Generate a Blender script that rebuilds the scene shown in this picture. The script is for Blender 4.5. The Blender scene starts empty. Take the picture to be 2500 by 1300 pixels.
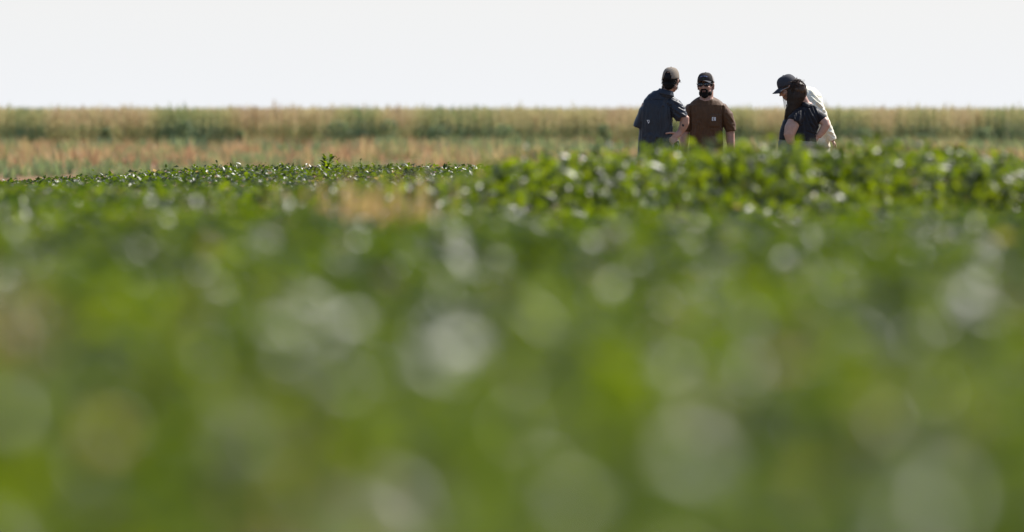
import bpy, bmesh, math, random
import numpy as np
from mathutils import Vector, Matrix, noise

random.seed(7)
rng = np.random.default_rng(7)
sc = bpy.context.scene
COL = sc.collection
R = math.radians

# ------------------------------------------------------------------ camera, sky, sun, exposure
EYE = 1.44            # camera height above the ground the people stand on
DP = 118.0            # distance of the people (plane of focus)
S = 235.4             # size of a metre on the people, in photograph pixels
cam_d = bpy.data.cameras.new('camera')
cam = bpy.data.objects.new('camera', cam_d); COL.objects.link(cam)
cam_d.sensor_width = 36.0
cam_d.lens = 400.0
cam_d.clip_start = 0.5
cam_d.clip_end = 9000
cam_d.dof.use_dof = True
cam_d.dof.focus_distance = DP
cam_d.dof.aperture_fstop = 4.3
cam.location = (0, 0, EYE)
cam.rotation_euler = (R(90 - 0.792), 0, 0)
sc.camera = cam

SUN_EL, SUN_AZ = R(50), R(51)
world = bpy.data.worlds.new('World'); sc.world = world
world.use_nodes = True
wn = world.node_tree.nodes; wl = world.node_tree.links
for n in list(wn): wn.remove(n)
sky = wn.new('ShaderNodeTexSky'); sky.sky_type = 'NISHITA'; sky.sun_disc = False
sky.sun_elevation = SUN_EL; sky.sun_rotation = SUN_AZ
sky.altitude = 300; sky.air_density = 1.3; sky.dust_density = 1.0; sky.ozone_density = 3.0
bg = wn.new('ShaderNodeBackground'); bg.inputs['Strength'].default_value = 0.10
wo = wn.new('ShaderNodeOutputWorld')
# pale summer haze that thins out with height above the horizon, the same all round
wg = wn.new('ShaderNodeTexCoord'); wsx = wn.new('ShaderNodeSeparateXYZ'); wl.new(wg.outputs['Generated'], wsx.inputs[0])
wab = wn.new('ShaderNodeMath'); wab.operation = 'ABSOLUTE'; wl.new(wsx.outputs['Z'], wab.inputs[0])
wml = wn.new('ShaderNodeMath'); wml.operation = 'MULTIPLY'; wml.inputs[1].default_value = -14.0; wl.new(wab.outputs[0], wml.inputs[0])
wex = wn.new('ShaderNodeMath'); wex.operation = 'EXPONENT'; wl.new(wml.outputs[0], wex.inputs[0])
wmm = wn.new('ShaderNodeMath'); wmm.operation = 'MULTIPLY'; wmm.inputs[1].default_value = 0.92; wl.new(wex.outputs[0], wmm.inputs[0])
wmx = wn.new('ShaderNodeMix'); wmx.data_type = 'RGBA'; wl.new(wmm.outputs[0], wmx.inputs[0])
wl.new(sky.outputs[0], wmx.inputs[6]); wmx.inputs[7].default_value = (6.0, 6.18, 6.5, 1)
wl.new(wmx.outputs[2], bg.inputs[0]); wl.new(bg.outputs[0], wo.inputs[0])

sun_d = bpy.data.lights.new('sun', 'SUN'); sun_d.energy = 5.0; sun_d.angle = R(0.5); sun_d.color = (1.0, 0.95, 0.87)
sun = bpy.data.objects.new('sun', sun_d); COL.objects.link(sun)
to_sun = Vector((math.sin(SUN_AZ) * math.cos(SUN_EL), math.cos(SUN_AZ) * math.cos(SUN_EL), math.sin(SUN_EL)))
sun.rotation_euler = to_sun.to_track_quat('Z', 'Y').to_euler()
sun.location = (20, 60, 60)

sc.view_settings.view_transform = 'Standard'
sc.view_settings.look = 'None'
sc.view_settings.exposure = 0.6
sc.view_settings.gamma = 1.0
sc.view_settings.use_curve_mapping = False
sc.cycles.max_bounces = 6
sc.cycles.diffuse_bounces = 3
sc.cycles.transmission_bounces = 4
sc.cycles.use_denoising = True

# ------------------------------------------------------------------ helpers
def tag(o, label=None, cat=None, group=None, kind=None):
    if label: o['label'] = label
    if cat: o['category'] = cat
    if group: o['group'] = group
    if kind: o['kind'] = kind
    return o

def empty(name, loc, rz=0.0):
    o = bpy.data.objects.new(name, None); COL.objects.link(o)
    o.location = loc; o.rotation_euler = (0, 0, rz); o.empty_display_size = 0.2
    return o

def link(name, me, mats, parent=None):
    o = bpy.data.objects.new(name, me); COL.objects.link(o)
    for m in (mats if isinstance(mats, (list, tuple)) else [mats]):
        me.materials.append(m)
    if parent is not None: o.parent = parent
    return o

def mesh_np(name, V, F, mats, parent=None, attrs=None, smooth=True, midx=None):
    """V (n,3), F (m,k) with k 3 or 4 -> one mesh object"""
    V = np.asarray(V, np.float32); F = np.asarray(F, np.int32)
    me = bpy.data.meshes.new(name)
    k = F.shape[1]
    me.vertices.add(len(V)); me.vertices.foreach_set('co', V.ravel())
    me.loops.add(F.size); me.loops.foreach_set('vertex_index', F.ravel())
    me.polygons.add(len(F))
    me.polygons.foreach_set('loop_start', np.arange(0, F.size, k, dtype=np.int32))
    me.polygons.foreach_set('loop_total', np.full(len(F), k, np.int32))
    me.polygons.foreach_set('use_smooth', np.full(len(F), smooth, bool))
    if midx is not None: me.polygons.foreach_set('material_index', np.asarray(midx, np.int32))
    for an, av in (attrs or {}).items():
        a = me.attributes.new(an, 'FLOAT', 'POINT'); a.data.foreach_set('value', np.asarray(av, np.float32))
    me.update(calc_edges=True); me.validate()
    return link(name, me, mats, parent)

# ---- materials
def new_mat(name):
    m = bpy.data.materials.new(name); m.use_nodes = True
    nt = m.node_tree
    for n in list(nt.nodes): nt.nodes.remove(n)
    out = nt.nodes.new('ShaderNodeOutputMaterial')
    return m, nt, nt.nodes, nt.links, out

def ramp(nt, stops):
    r = nt.nodes.new('ShaderNodeValToRGB'); e = r.color_ramp.elements
    e[0].position = stops[0][0]; e[0].color = (*stops[0][1], 1)
    e[1].position = stops[-1][0]; e[1].color = (*stops[-1][1], 1)
    for p, c in stops[1:-1]:
        x = e.new(p); x.color = (*c, 1)
    return r

def leaf_mat(name, stops, tstops, trans=0.4, rough=0.35, spec=0.5, attr='tint'):
    m, nt, N, L, out = new_mat(name)
    at = N.new('ShaderNodeAttribute'); at.attribute_name = attr
    r1 = ramp(nt, stops); r2 = ramp(nt, tstops)
    L.new(at.outputs['Fac'], r1.inputs[0]); L.new(at.outputs['Fac'], r2.inputs[0])
    p = N.new('ShaderNodeBsdfPrincipled')
    p.inputs['Roughness'].default_value = rough
    p.inputs['Specular IOR Level'].default_value = spec
    L.new(r1.outputs[0], p.inputs['Base Color'])
    t = N.new('ShaderNodeBsdfTranslucent'); L.new(r2.outputs[0], t.inputs[0])
    mx = N.new('ShaderNodeMixShader'); mx.inputs[0].default_value = trans
    L.new(p.outputs[0], mx.inputs[1]); L.new(t.outputs[0], mx.inputs[2]); L.new(mx.outputs[0], out.inputs[0])
    return m

def mat(name, col, rough=0.8, spec=0.3, var=0.15, scale=40.0, bump=0.3, bdist=0.002, metal=0.0, sss=0.0, stretch=(1, 1, 1), sheen=0.0, trans=0.0):
    m, nt, N, L, out = new_mat(name)
    p = N.new('ShaderNodeBsdfPrincipled')
    p.inputs['Roughness'].default_value = rough
    p.inputs['Specular IOR Level'].default_value = spec
    p.inputs['Metallic'].default_value = metal
    if sss:
        p.inputs['Subsurface Weight'].default_value = sss
        p.inputs['Subsurface Radius'].default_value = (0.02, 0.007, 0.004)
    if sheen: p.inputs['Sheen Weight'].default_value = sheen
    tc = N.new('ShaderNodeTexCoord'); mp = N.new('ShaderNodeMapping'); mp.inputs['Scale'].default_value = stretch
    nz = N.new('ShaderNodeTexNoise'); nz.inputs['Scale'].default_value = scale; nz.inputs['Detail'].default_value = 5
    L.new(tc.outputs['Object'], mp.inputs[0]); L.new(mp.outputs[0], nz.inputs['Vector'])
    lo = tuple(max(0, c * (1 - var)) for c in col); hi = tuple(min(1, c * (1 + var)) for c in col)
    r = ramp(nt, [(0.3, lo), (0.7, hi)])
    L.new(nz.outputs[0], r.inputs[0]); L.new(r.outputs[0], p.inputs['Base Color'])
    b = N.new('ShaderNodeBump'); b.inputs['Strength'].default_value = bump; b.inputs['Distance'].default_value = bdist
    L.new(nz.outputs[0], b.inputs['Height']); L.new(b.outputs[0], p.inputs['Normal'])
    if trans:
        t = N.new('ShaderNodeBsdfTranslucent'); L.new(r.outputs[0], t.inputs[0])
        mx = N.new('ShaderNodeMixShader'); mx.inputs[0].default_value = trans
        L.new(p.outputs[0], mx.inputs[1]); L.new(t.outputs[0], mx.inputs[2]); L.new(mx.outputs[0], out.inputs[0])
    else:
        L.new(p.outputs[0], out.inputs[0])
    return m

M_LEAF = leaf_mat('crop_leaf',
    [(0.0, (0.014, 0.030, 0.004)), (0.5, (0.028, 0.044, 0.006)), (0.85, (0.044, 0.066, 0.006)), (0.95, (0.20, 0.15, 0.05)), (1.0, (0.34, 0.24, 0.12))],
    [(0.0, (0.05, 0.10, 0.004)), (0.5, (0.135, 0.195, 0.004)), (0.85, (0.30, 0.385, 0.004)), (0.95, (0.42, 0.32, 0.06)), (1.0, (0.52, 0.36, 0.14))],
    trans=0.48, rough=0.37, spec=0.38)
M_DRY = leaf_mat('dry_weed',
    [(0.0, (0.14, 0.17, 0.07)), (0.3, (0.34, 0.29, 0.14)), (0.6, (0.42, 0.31, 0.14)), (1.0, (0.35, 0.21, 0.11))],
    [(0.0, (0.20, 0.26, 0.07)), (0.3, (0.48, 0.40, 0.16)), (0.6, (0.56, 0.38, 0.19)), (1.0, (0.46, 0.26, 0.14))],
    trans=0.45, rough=0.6, spec=0.25)
M_FAR = leaf_mat('far_crop_leaf',  # greens and golds raised paler, distance haze put into the leaf colours
    [(0.0, (0.075, 0.12, 0.085)), (0.35, (0.19, 0.22, 0.11)), (0.6, (0.48, 0.42, 0.19)), (0.8, (0.62, 0.51, 0.26)), (1.0, (0.42, 0.30, 0.18))],
    [(0.0, (0.09, 0.17, 0.10)), (0.35, (0.27, 0.34, 0.12)), (0.6, (0.50, 0.46, 0.20)), (0.8, (0.58, 0.46, 0.26)), (1.0, (0.48, 0.30, 0.19))],
    trans=0.45, rough=0.6, spec=0.15)
M_TAN = leaf_mat('dead_grass', [(0.0, (0.42, 0.34, 0.14)), (0.5, (0.48, 0.33, 0.15)), (1.0, (0.40, 0.20, 0.08))],
    [(0.0, (0.58, 0.45, 0.16)), (0.5, (0.62, 0.41, 0.17)), (1.0, (0.50, 0.25, 0.10))], trans=0.5, rough=0.7, spec=0.1)
M_STEM = mat('green_stem', (0.09, 0.15, 0.04), 0.6)
M_STALK = mat('dry_stalk', (0.38, 0.26, 0.11), 0.8)
M_PETAL = mat('pale_petal', (0.72, 0.52, 0.55), 0.6, trans=0.3)

# ------------------------------------------------------------------ terrain
_D = np.array([0, 8, 10, 15, 20, 29, 36, 43, 49, 60, 79, 100, 118, 128, 136, 4000.0])
_H = np.array([.40, .38, .375, .355, .36, .385, .41, .44, .46, .51, .60, .68, .735, .76, .78, .78])

def sstep(a, b, x):
    t = np.clip((x - a) / (b - a), 0, 1); return t * t * (3 - 2 * t)

def vnoise(x, y, f, seed=0):
    """cheap value noise, vectorised, range 0..1"""
    x = np.asarray(x) * f + seed * 17.13; y = np.asarray(y) * f + seed * 9.71
    xi = np.floor(x); yi = np.floor(y); fx = x - xi; fy = y - yi
    fx = fx * fx * (3 - 2 * fx); fy = fy * fy * (3 - 2 * fy)
    def h(a, b):
        s = np.sin(a * 127.1 + b * 311.7 + seed * 74.7) * 43758.5453
        return s - np.floor(s)
    return (h(xi, yi) * (1 - fx) + h(xi + 1, yi) * fx) * (1 - fy) + (h(xi, yi + 1) * (1 - fx) + h(xi + 1, yi + 1) * fx) * fy

def ground_z(x, y):
    x = np.asarray(x, float); y = np.asarray(y, float)
    g = EYE - np.interp(y, _D, _H) - 0.70
    rise = sstep(-1.0, 0.3, x) * sstep(54.5, 58, y) * (1 - sstep(64, 74, y)) * 0.16
    dip = -0.085 * sstep(31, 52, y) * (1 - sstep(64, 78, y)) * sstep(-0.9, 0.2, x)
    g = g + rise + dip
    far = sstep(124, 150, y)
    return g * (1 - far) + 0.0 * far

def canopy_z(x, y):
    x = np.asarray(x, float); y = np.asarray(y, float)
    px = x / np.maximum(y, 1)                       # slope across the field
    base = EYE - np.interp(y, _D, _H)
    base = base + (0.15 * sstep(-0.045, -0.022, px) - 0.065) * sstep(80, 118, y)
    ridge = sstep(-1.00, 0.45, x) * (1 - 0.14 * sstep(1.9, 2.7, x)) * sstep(55.2, 57.2, y) * (1 - sstep(62, 76, y))
    base = base + (0.275 + 0.05 * vnoise(x, y * .3, 1.6, 61)) * ridge
    dip = -0.085 * sstep(31, 52, y) * (1 - sstep(64, 78, y)) * sstep(-0.9, 0.2, x)
    b = (vnoise(x, y, 2.1, 1) - 0.5) * 0.15 + (vnoise(x, y, 4.7, 2) - 0.5) * 0.13 - 0.01
    b = b * (0.42 + 0.58 * (1 - sstep(64, 90, y)))
    return base + dip + b

# ground sheet, finer near the camera
ys = np.concatenate([np.linspace(-40, 0, 9), np.linspace(1, 140, 279), np.geomspace(145, 6000, 45)])
xs_n = np.concatenate([-np.geomspace(3000, 14, 20), np.linspace(-12, 12, 97), np.geomspace(14, 3000, 20)])
GX, GY = np.meshgrid(xs_n, ys)
GZ = ground_z(GX, GY) + (vnoise(GX, GY, 3.3, 5) - 0.5) * 0.03
V = np.stack([GX, GY, GZ], -1).reshape(-1, 3)
nx, ny = len(xs_n), len(ys)
idx = np.arange(nx * ny).reshape(ny, nx)
F = np.stack([idx[:-1, :-1], idx[:-1, 1:], idx[1:, 1:], idx[1:, :-1]], -1).reshape(-1, 4)
m, nt, N, L, out = new_mat('field_soil')
p = N.new('ShaderNodeBsdfPrincipled'); p.inputs['Roughness'].default_value = 0.95; p.inputs['Specular IOR Level'].default_value = 0.1
g = N.new('ShaderNodeNewGeometry')
nz = N.new('ShaderNodeTexNoise'); nz.inputs['Scale'].default_value = 0.35; nz.inputs['Detail'].default_value = 8
r_ = ramp(nt, [(0.35, (0.13, 0.075, 0.042)), (0.6, (0.24, 0.14, 0.075)), (0.75, (0.16, 0.14, 0.06))])
L.new(g.outputs['Position'], nz.inputs['Vector']); L.new(nz.outputs[0], r_.inputs[0]); L.new(r_.outputs[0], p.inputs['Base Color'])
nb = N.new('ShaderNodeTexNoise'); nb.inputs['Scale'].default_value = 9; nb.inputs['Detail'].default_value = 6
L.new(g.outputs['Position'], nb.inputs['Vector'])
b_ = N.new('ShaderNodeBump'); b_.inputs['Strength'].default_value = 0.8; b_.inputs['Distance'].default_value = 0.03
L.new(nb.outputs[0], b_.inputs['Height']); L.new(b_.outputs[0], p.inputs['Normal']); L.new(p.outputs[0], out.inputs[0])
tag(mesh_np('ground', V, F, m), kind='structure')

# ------------------------------------------------------------------ leaves
def leaves(pos, length, width, tint, az=None, pitch=None, roll=None, detail=1):
    n = len(pos)
    az = rng.uniform(0, 2 * np.pi, n) if az is None else az
    pitch = rng.normal(R(-12), R(29), n) if pitch is None else pitch
    roll = rng.normal(0, R(29), n) if roll is None else roll
    e1 = np.stack([np.cos(az) * np.cos(pitch), np.sin(az) * np.cos(pitch), np.sin(pitch)], -1)
    s0 = np.stack([-np.sin(az), np.cos(az), np.zeros(n)], -1)
    u0 = np.cross(e1, s0)
    e2 = s0 * np.cos(roll)[:, None] + u0 * np.sin(roll)[:, None]
    e3 = np.cross(e1, e2)
    l = length[:, None]; w = width[:, None] * 0.5
    base = pos
    if detail == 1:
        mid = base + e1 * l * 0.45
        tip = base + e1 * l - e3 * l * 0.12
        Lp = base + e1 * l * 0.40 + e2 * w + e3 * w * 0.35
        Rp = base + e1 * l * 0.40 - e2 * w + e3 * w * 0.35
        V = np.stack([base, Lp, mid, Rp, tip], 1)
        f = np.array([[0, 2, 1], [1, 2, 4], [2, 3, 4], [0, 3, 2]])
    else:
        def q(t, s, up): return base + e1 * l * t + e2 * w * s + e3 * (w * up - l * 0.14 * t * t)
        V = np.stack([q(0, 0, 0), q(.22, .72, .3), q(.22, 0, 0), q(.22, -.72, .3), q(.55, 1, .38), q(.55, 0, 0), q(.55, -1, .38),
                      q(.82, .6, .25), q(.82, 0, 0), q(.82, -.6, .25), q(1, 0, -.1)], 1)
        f = np.array([[0, 2, 1], [0, 3, 2], [1, 2, 5], [1, 5, 4], [2, 3, 6], [2, 6, 5], [4, 5, 8], [4, 8, 7], [5, 6, 9], [5, 9, 8], [7, 8, 10], [8, 9, 10]])
    k = V.shape[1]
    F = (f[None] + (np.arange(n) * k)[:, None, None]).reshape(-1, 3)
    return V.reshape(-1, 3), F, np.repeat(tint, k)

def merge(parts):
    Vs, Fs, Ts, off = [], [], [], 0
    for v, f, t in parts:
        Vs.append(v); Fs.append(f + off); Ts.append(t); off += len(v)
    return np.concatenate(Vs), np.concatenate(Fs), np.concatenate(Ts)

def scatter(d0, d1, dens, margin=1.6):
    """uniform points over the strip of field the camera looks along"""
    hw = 0.0475 * d1 + margin
    n = int((d1 - d0) * 2 * hw * dens)
    x = rng.uniform(-hw, hw, n); y = rng.uniform(d0, d1, n)
    lim = 0.0475 * y
    keep = (np.abs(x) < lim + 0.15) | ((np.abs(x) < lim + margin) & (rng.random(n) < 0.45))
    return x[keep], y[keep]

people_xy = [(1.51, 118.0), (2.03, 118.9), (2.97, 118.1), (3.12, 118.8)]
clearings = [((758 - 1250) / 27777, (1040 - 1250) / 27777, 37.0, 51.0), ((-40 - 1250) / 27777, (85 - 1250) / 27777, 15.5, 17.5), ((830 - 1250) / 27777, (1030 - 1250) / 27777, 10.4, 11.6)]
def crop_layer(d0, d1, dens, lmean, depth, detail=1, scale_t=0.035):
    x, y = scatter(d0, d1, dens)
    n = len(x)
    cl = 0.55 * vnoise(x, y, 5.5, 11) + 0.45 * vnoise(x, y, 2.4, 12)
    keep = rng.random(n) < np.clip((cl - 0.35) * 4.6, 0.05, 1)
    for qx, qy in people_xy: keep &= np.hypot(x - qx, y - qy) > 0.34
    for c0, c1, a0, a1 in clearings:
        keep &= ~((x / y > c0) & (x / y < c1) & (y > a0) & (y < a1) & (rng.random(n) < 0.96))
    x, y, cl = x[keep], y[keep], cl[keep]; n = len(x)
    dz = rng.exponential(depth, n); dz = np.minimum(dz, 0.62)
    z = canopy_z(x, y) + 0.02 + rng.normal(0, 0.012, n) - dz
    z = np.maximum(z, ground_z(x, y) + 0.03)
    ln = lmean * rng.uniform(0.6, 1.3, n)
    patch = vnoise(x, y, 0.9, 21) * 0.5 + vnoise(x, y * 0.4, 0.33, 22) * 0.5
    t = np.clip(0.12 + 0.60 * patch + rng.normal(0, 0.20, n), 0, 0.86)
    t = np.where(y > 64, t - 0.22, t); t = np.where((y > 54) & (y < 64), t + 0.10, t); t = np.clip(t, 0, .86)  # backlight painted into the tint: far leaves darker, raised row brighter as if sunlit
    old = rng.random(n) < 0.013
    t[old] = rng.uniform(0.92, 1.0, old.sum())
    return leaves(np.stack([x, y, z], -1), ln, ln * rng.uniform(0.5, 0.72, n), t, detail=detail)

parts = [crop_layer(7.5, 20, 1500, 0.062, 0.10),
         crop_layer(20, 40, 1250, 0.062, 0.10),
         crop_layer(40, 54.5, 800, 0.060, 0.12),
         crop_layer(54.5, 59, 1900, 0.070, 0.20),
         crop_layer(59, 64, 900, 0.066, 0.10),
         crop_layer(64, 90, 420, 0.058, 0.06),
         crop_layer(90, 127, 380, 0.057, 0.06)]
V, F, T = merge(parts)
print('crop leaves tris', len(F))
tag(mesh_np('crop_foliage', V, F, M_LEAF, attrs={'tint': T}), 'dense low glossy green crop leaves covering the whole field', 'crop', kind='stuff')

# crop stems under the leaves
def tubes(P0, P1, r, k=3):
    n = len(P0); d = P1 - P0; d /= np.linalg.norm(d, axis=1)[:, None] + 1e-9
    a = np.cross(d, np.array([0.3, 0.9, 0.1])); a /= np.linalg.norm(a, axis=1)[:, None]; b = np.cross(d, a)
    vs = []
    for P, rr in ((P0, r), (P1, r * 0.6)):
        for j in range(k):
            c, s = math.cos(2 * math.pi * j / k), math.sin(2 * math.pi * j / k)
            vs.append(P + (a * c + b * s) * rr)
    V = np.stack(vs, 1)
    f = []
    for j in range(k):
        j2 = (j + 1) % k
        f += [[j, j2, k + j2], [j, k + j2, k + j]]
    F = (np.array(f)[None] + (np.arange(n) * 2 * k)[:, None, None]).reshape(-1, 3)
    return V.reshape(-1, 3), F, np.zeros(n * 2 * k)
x, y = scatter(8, 60, 40)
P0 = np.stack([x, y, ground_z(x, y) - 0.02], -1)
P1 = P0.copy(); P1[:, 0] += rng.normal(0, .08, len(x)); P1[:, 1] += rng.normal(0, .08, len(x)); P1[:, 2] = canopy_z(x, y) - 0.05
v, f, t = tubes(P0, P1, 0.004)
tag(mesh_np('crop_stem', v, f, M_STEM, attrs={'tint': t}), 'thin green stems standing below the crop leaves', 'stem', kind='stuff')

# small pinkish flowers among the leaves
x, y = scatter(10, 124, 1.3)
z = canopy_z(x, y) + 0.015
fl = []
for k in range(5):
    a = np.full(len(x), 2 * math.pi * k / 5) + rng.uniform(0, .4)
    fl.append(leaves(np.stack([x, y, z], -1), np.full(len(x), .022), np.full(len(x), .018), np.zeros(len(x)), az=a, pitch=np.full(len(x), R(30)), roll=np.zeros(len(x))))
v, f, t = merge(fl)
tag(mesh_np('crop_flower', v, f, M_PETAL, attrs={'tint': t}), 'tiny pale pink flowers scattered between the crop leaves', 'flowers', kind='stuff')

# ------------------------------------------------------------------ far tall crop, weeds in front of it
def strap(p, az, el, length, width, droop, segs, tint):
    """one arching blade, returns lists"""
    V, T = [], []
    pos = Vector(p); d = Vector((math.cos(az) * math.cos(el), math.sin(az) * math.cos(el), math.sin(el)))
    side = Vector((-math.sin(az), math.cos(az), 0))
    for i in range(segs + 1):
        t = i / segs
        w = width * 0.5 * (1 - t) ** 0.7 if t < 1 else 0.001
        if i == 0: w = width * 0.35
        V += [tuple(pos + side * w), tuple(pos - side * w)]
        T += [tint, tint]
        pos = pos + d * (length / segs)
        d = (d + Vector((0, 0, -droop / segs))).normalized()
    F = []
    for i in range(segs):
        a = 2 * i; F += [[a, a + 1, a + 3], [a, a + 3, a + 2]]
    return np.array(V), np.array(F), np.array(T)

def grain_plant(seed, nleaf=11, h=1.2):
    r = random.Random(seed); ps = []; brown = r.uniform(.12, .42)
    ps.append(tubes(np.array([[0, 0, 0.]]), np.array([[0.02, 0.0, h]]), np.array([[0.012]]).ravel()[:, None], 3))
    ps[0] = (ps[0][0], ps[0][1], np.full(len(ps[0][0]), 0.55))
    for i in range(nleaf):
        z = 0.12 + (h - 0.2) * (i + r.random() * .5) / nleaf
        base = 0.97 - .15 * r.random() if z < brown else (0.08 + .34 * r.random() if z < 0.66 + .25 * r.random() else 0.5 + .25 * r.random())
        ps.append(strap((0, 0, z), r.uniform(0, 6.28), R(r.uniform(45, 75)), r.uniform(.22, .40), r.uniform(.022, .034), r.uniform(1.2, 2.6), 3, base))
    # seed head: a spindle of short bristles
    for i in range(9):
        ps.append(strap((0.02, 0, h - 0.10 + 0.03 * i), r.uniform(0, 6.28), R(r.uniform(60, 85)), r.uniform(.10, .17), r.uniform(.03, .05), .5, 1, 0.60 + .16 * r.random()))
    return merge(ps)

def tuft(seed, n=14, h=.5, t0=.8, t1=1.0, w=.02):
    r = random.Random(seed); ps = []
    for i in range(n):
        ps.append(strap((r.gauss(0, .06), r.gauss(0, .06), 0), r.uniform(0, 6.28), R(r.uniform(55, 88)), h * r.uniform(.6, 1.15), w * r.uniform(.7, 1.5), r.uniform(.1, .9), 3, r.uniform(t0, t1)))
    return merge(ps)

def stamp(templates, X, Y, Z, scale, dtint, tmul=1.0):
    out = []
    pick = rng.integers(0, len(templates), len(X)); rot = rng.uniform(0, 6.283, len(X))
    for k, (v, f, t) in enumerate(templates):
        s = np.where(pick == k)[0]
        if not len(s): continue
        c, sn = np.cos(rot[s])[:, None], np.sin(rot[s])[:, None]; sc_ = scale[s][:, None]
        vx = (v[None, :, 0] * c - v[None, :, 1] * sn) * sc_ + X[s][:, None]
        vy = (v[None, :, 0] * sn + v[None, :, 1] * c) * sc_ + Y[s][:, None]
        vz = v[None, :, 2] * sc_ + Z[s][:, None]
        VV = np.stack([vx, vy, vz], -1).reshape(-1, 3)
        FF = (f[None] + (np.arange(len(s)) * len(v))[:, None, None]).reshape(-1, 3)
        TT = np.clip(t[None] * tmul + dtint[s][:, None], 0, 1).ravel()
        out.append((VV, FF, TT))
    return merge(out)

GT = [grain_plant(i) for i in range(8)]
GT2 = [grain_plant(40 + i, 5) for i in range(5)]
n = 7000
x = rng.uniform(-26, 26, n); y = 378 + 9 * rng.random(n) ** 1.3
dt = (vnoise(x, y * .2, 0.8, 31) - 0.42) * 0.75 + (vnoise(x, y * .5, 0.25, 32) - .5) * .5 + rng.normal(0, .05, n)
a1 = stamp(GT, x, y, np.zeros(n), rng.normal(.97, .07, n), dt - .04)
n = 9000
x = rng.uniform(-32, 32, n); y = rng.uniform(388, 560, n)
dt = (vnoise(x, y, 0.2, 33) - 0.5) * 0.3
a2 = stamp(GT2, x, y, np.zeros(n), rng.normal(1.0, .025, n), dt)
V, F, T = merge([a1, a2])
print('far crop tris', len(F))
tag(mesh_np('grain_field', V, F, M_FAR, attrs={'tint': T}), 'tall ripening grain field with golden tops along the horizon', 'grain field', kind='stuff')

# dry reddish weeds along the edge of the grain
TU = [tuft(i, 16, .50, w=.024) for i in range(6)]
n = 5200
x = rng.uniform(-26, 26, n); y = 377 - 110 * rng.random(n) ** 1.7
ok = vnoise(x, y * .3, .7, 41) > 0.22
x, y = x[ok], y[ok]; n = len(x)
V, F, T = stamp(TU, x, y, np.zeros(n), rng.uniform(.45, 1.2, n) * (0.45 + 0.95 * vnoise(x, y * .1, .9, 42) ** 1.3), (vnoise(x, y * .2, .8, 43) - .55) * 1.5 - .10 - .38 * sstep(-8, 3, x))
tag(mesh_np('dry_weed_strip', V, F, M_DRY, attrs={'tint': T}), 'reddish brown dry weeds in front of the grain field', 'dry weeds', kind='stuff')

# low green weeds on the soil between the fields
TL = [tuft(60 + i, 16, .34, 0.18, .45, .03) for i in range(5)]
n = 2600
x = rng.uniform(-22, 22, n); y = rng.uniform(230, 330, n)
ok = vnoise(x, y * .25, .5, 51) > np.where(x < -3, 0.40, 0.62)
x, y = x[ok], y[ok]; n = len(x)
sc1 = rng.uniform(.6, 1.2, n); dt1 = rng.normal(0, .05, n)
n2 = 3600
x2 = rng.uniform(-26, 26, n2); y2 = rng.uniform(325, 377, n2)
ok = vnoise(x2, y2 * .12, 1.1, 52) > np.where(x2 < -4, 0.60, 0.45)
x2, y2 = x2[ok], y2[ok]; n2 = len(x2)
x, y = np.concatenate([x, x2]), np.concatenate([y, y2])
sc1 = np.concatenate([sc1, rng.uniform(.7, 1.9, n2)]); dt1 = np.concatenate([dt1, rng.normal(-.05, .14, n2)]); n = len(x)
V, F, T = stamp(TL, x, y, np.zeros(n), sc1, dt1)
tag(mesh_np('low_weeds', V, F, M_FAR, attrs={'tint': T}), 'low green weeds on the soil beyond the crop', 'weeds', kind='stuff')

def wx(px, d): return (px - 1250) * d / (2500 / 36 * 400)
def wz(py, d): return EYE - (py - 266) * d / (2500 / 36 * 400)

# distinct bushy clumps at the edge of the grain (photo column, top row, half width, kind)
clumps = [
 (258, 302, 22, 0, 'dark blue-green bushy clump in the grain edge, leftmost of them'),
 (450, 300, 40, 0, 'broad dark green clump in the grain edge above the small leafy sprigs'),
 (585, 318, 20, 0, 'small dark green clump between two broader ones at the grain edge'),
 (822, 292, 42, 0, 'widest dark green clump at the grain edge, above the tall sharp sprig'),
 (950, 300, 34, 0, 'dark green clump right of the widest one at the grain edge'),
 (1070, 312, 36, 0, 'blue-green clump at the grain edge above the tan dry patch'),
 (1235, 300, 38, 0, 'dark green clump at the grain edge midway to the man in navy'),
 (1475, 302, 36, 0, 'dark green clump at the grain edge nearest the man in navy'),
 (2105, 305, 40, 0, 'dark green clump at the grain edge just right of the cream-shirted man'),
 (2250, 322, 38, 0, 'low blue-green clump at the grain edge near the right'),
 (2400, 312, 30, 0, 'dark blue-green clump at the grain edge furthest right'),
 (183, 362, 30, 1, 'orange brown dry weed clump standing alone on the left soil'),
 (105, 345, 24, 1, 'rusty brown dry weed clump near the left picture edge'),
 (405, 345, 40, 1, 'reddish dry weed clump below the broad dark green clump'),
 (285, 378, 16, 1, 'narrow dark brown weed clump right of the orange one'),
 (1010, 368, 30, 1, 'pinkish brown dry weed clump right of the tall sharp sprig'),
 (1660, 350, 20, 1, 'dry brown weed clump seen between the men at waist height'),
 (2180, 352, 34, 1, 'orange brown dry weed clump right of the cream-shirted man'),
]
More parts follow.
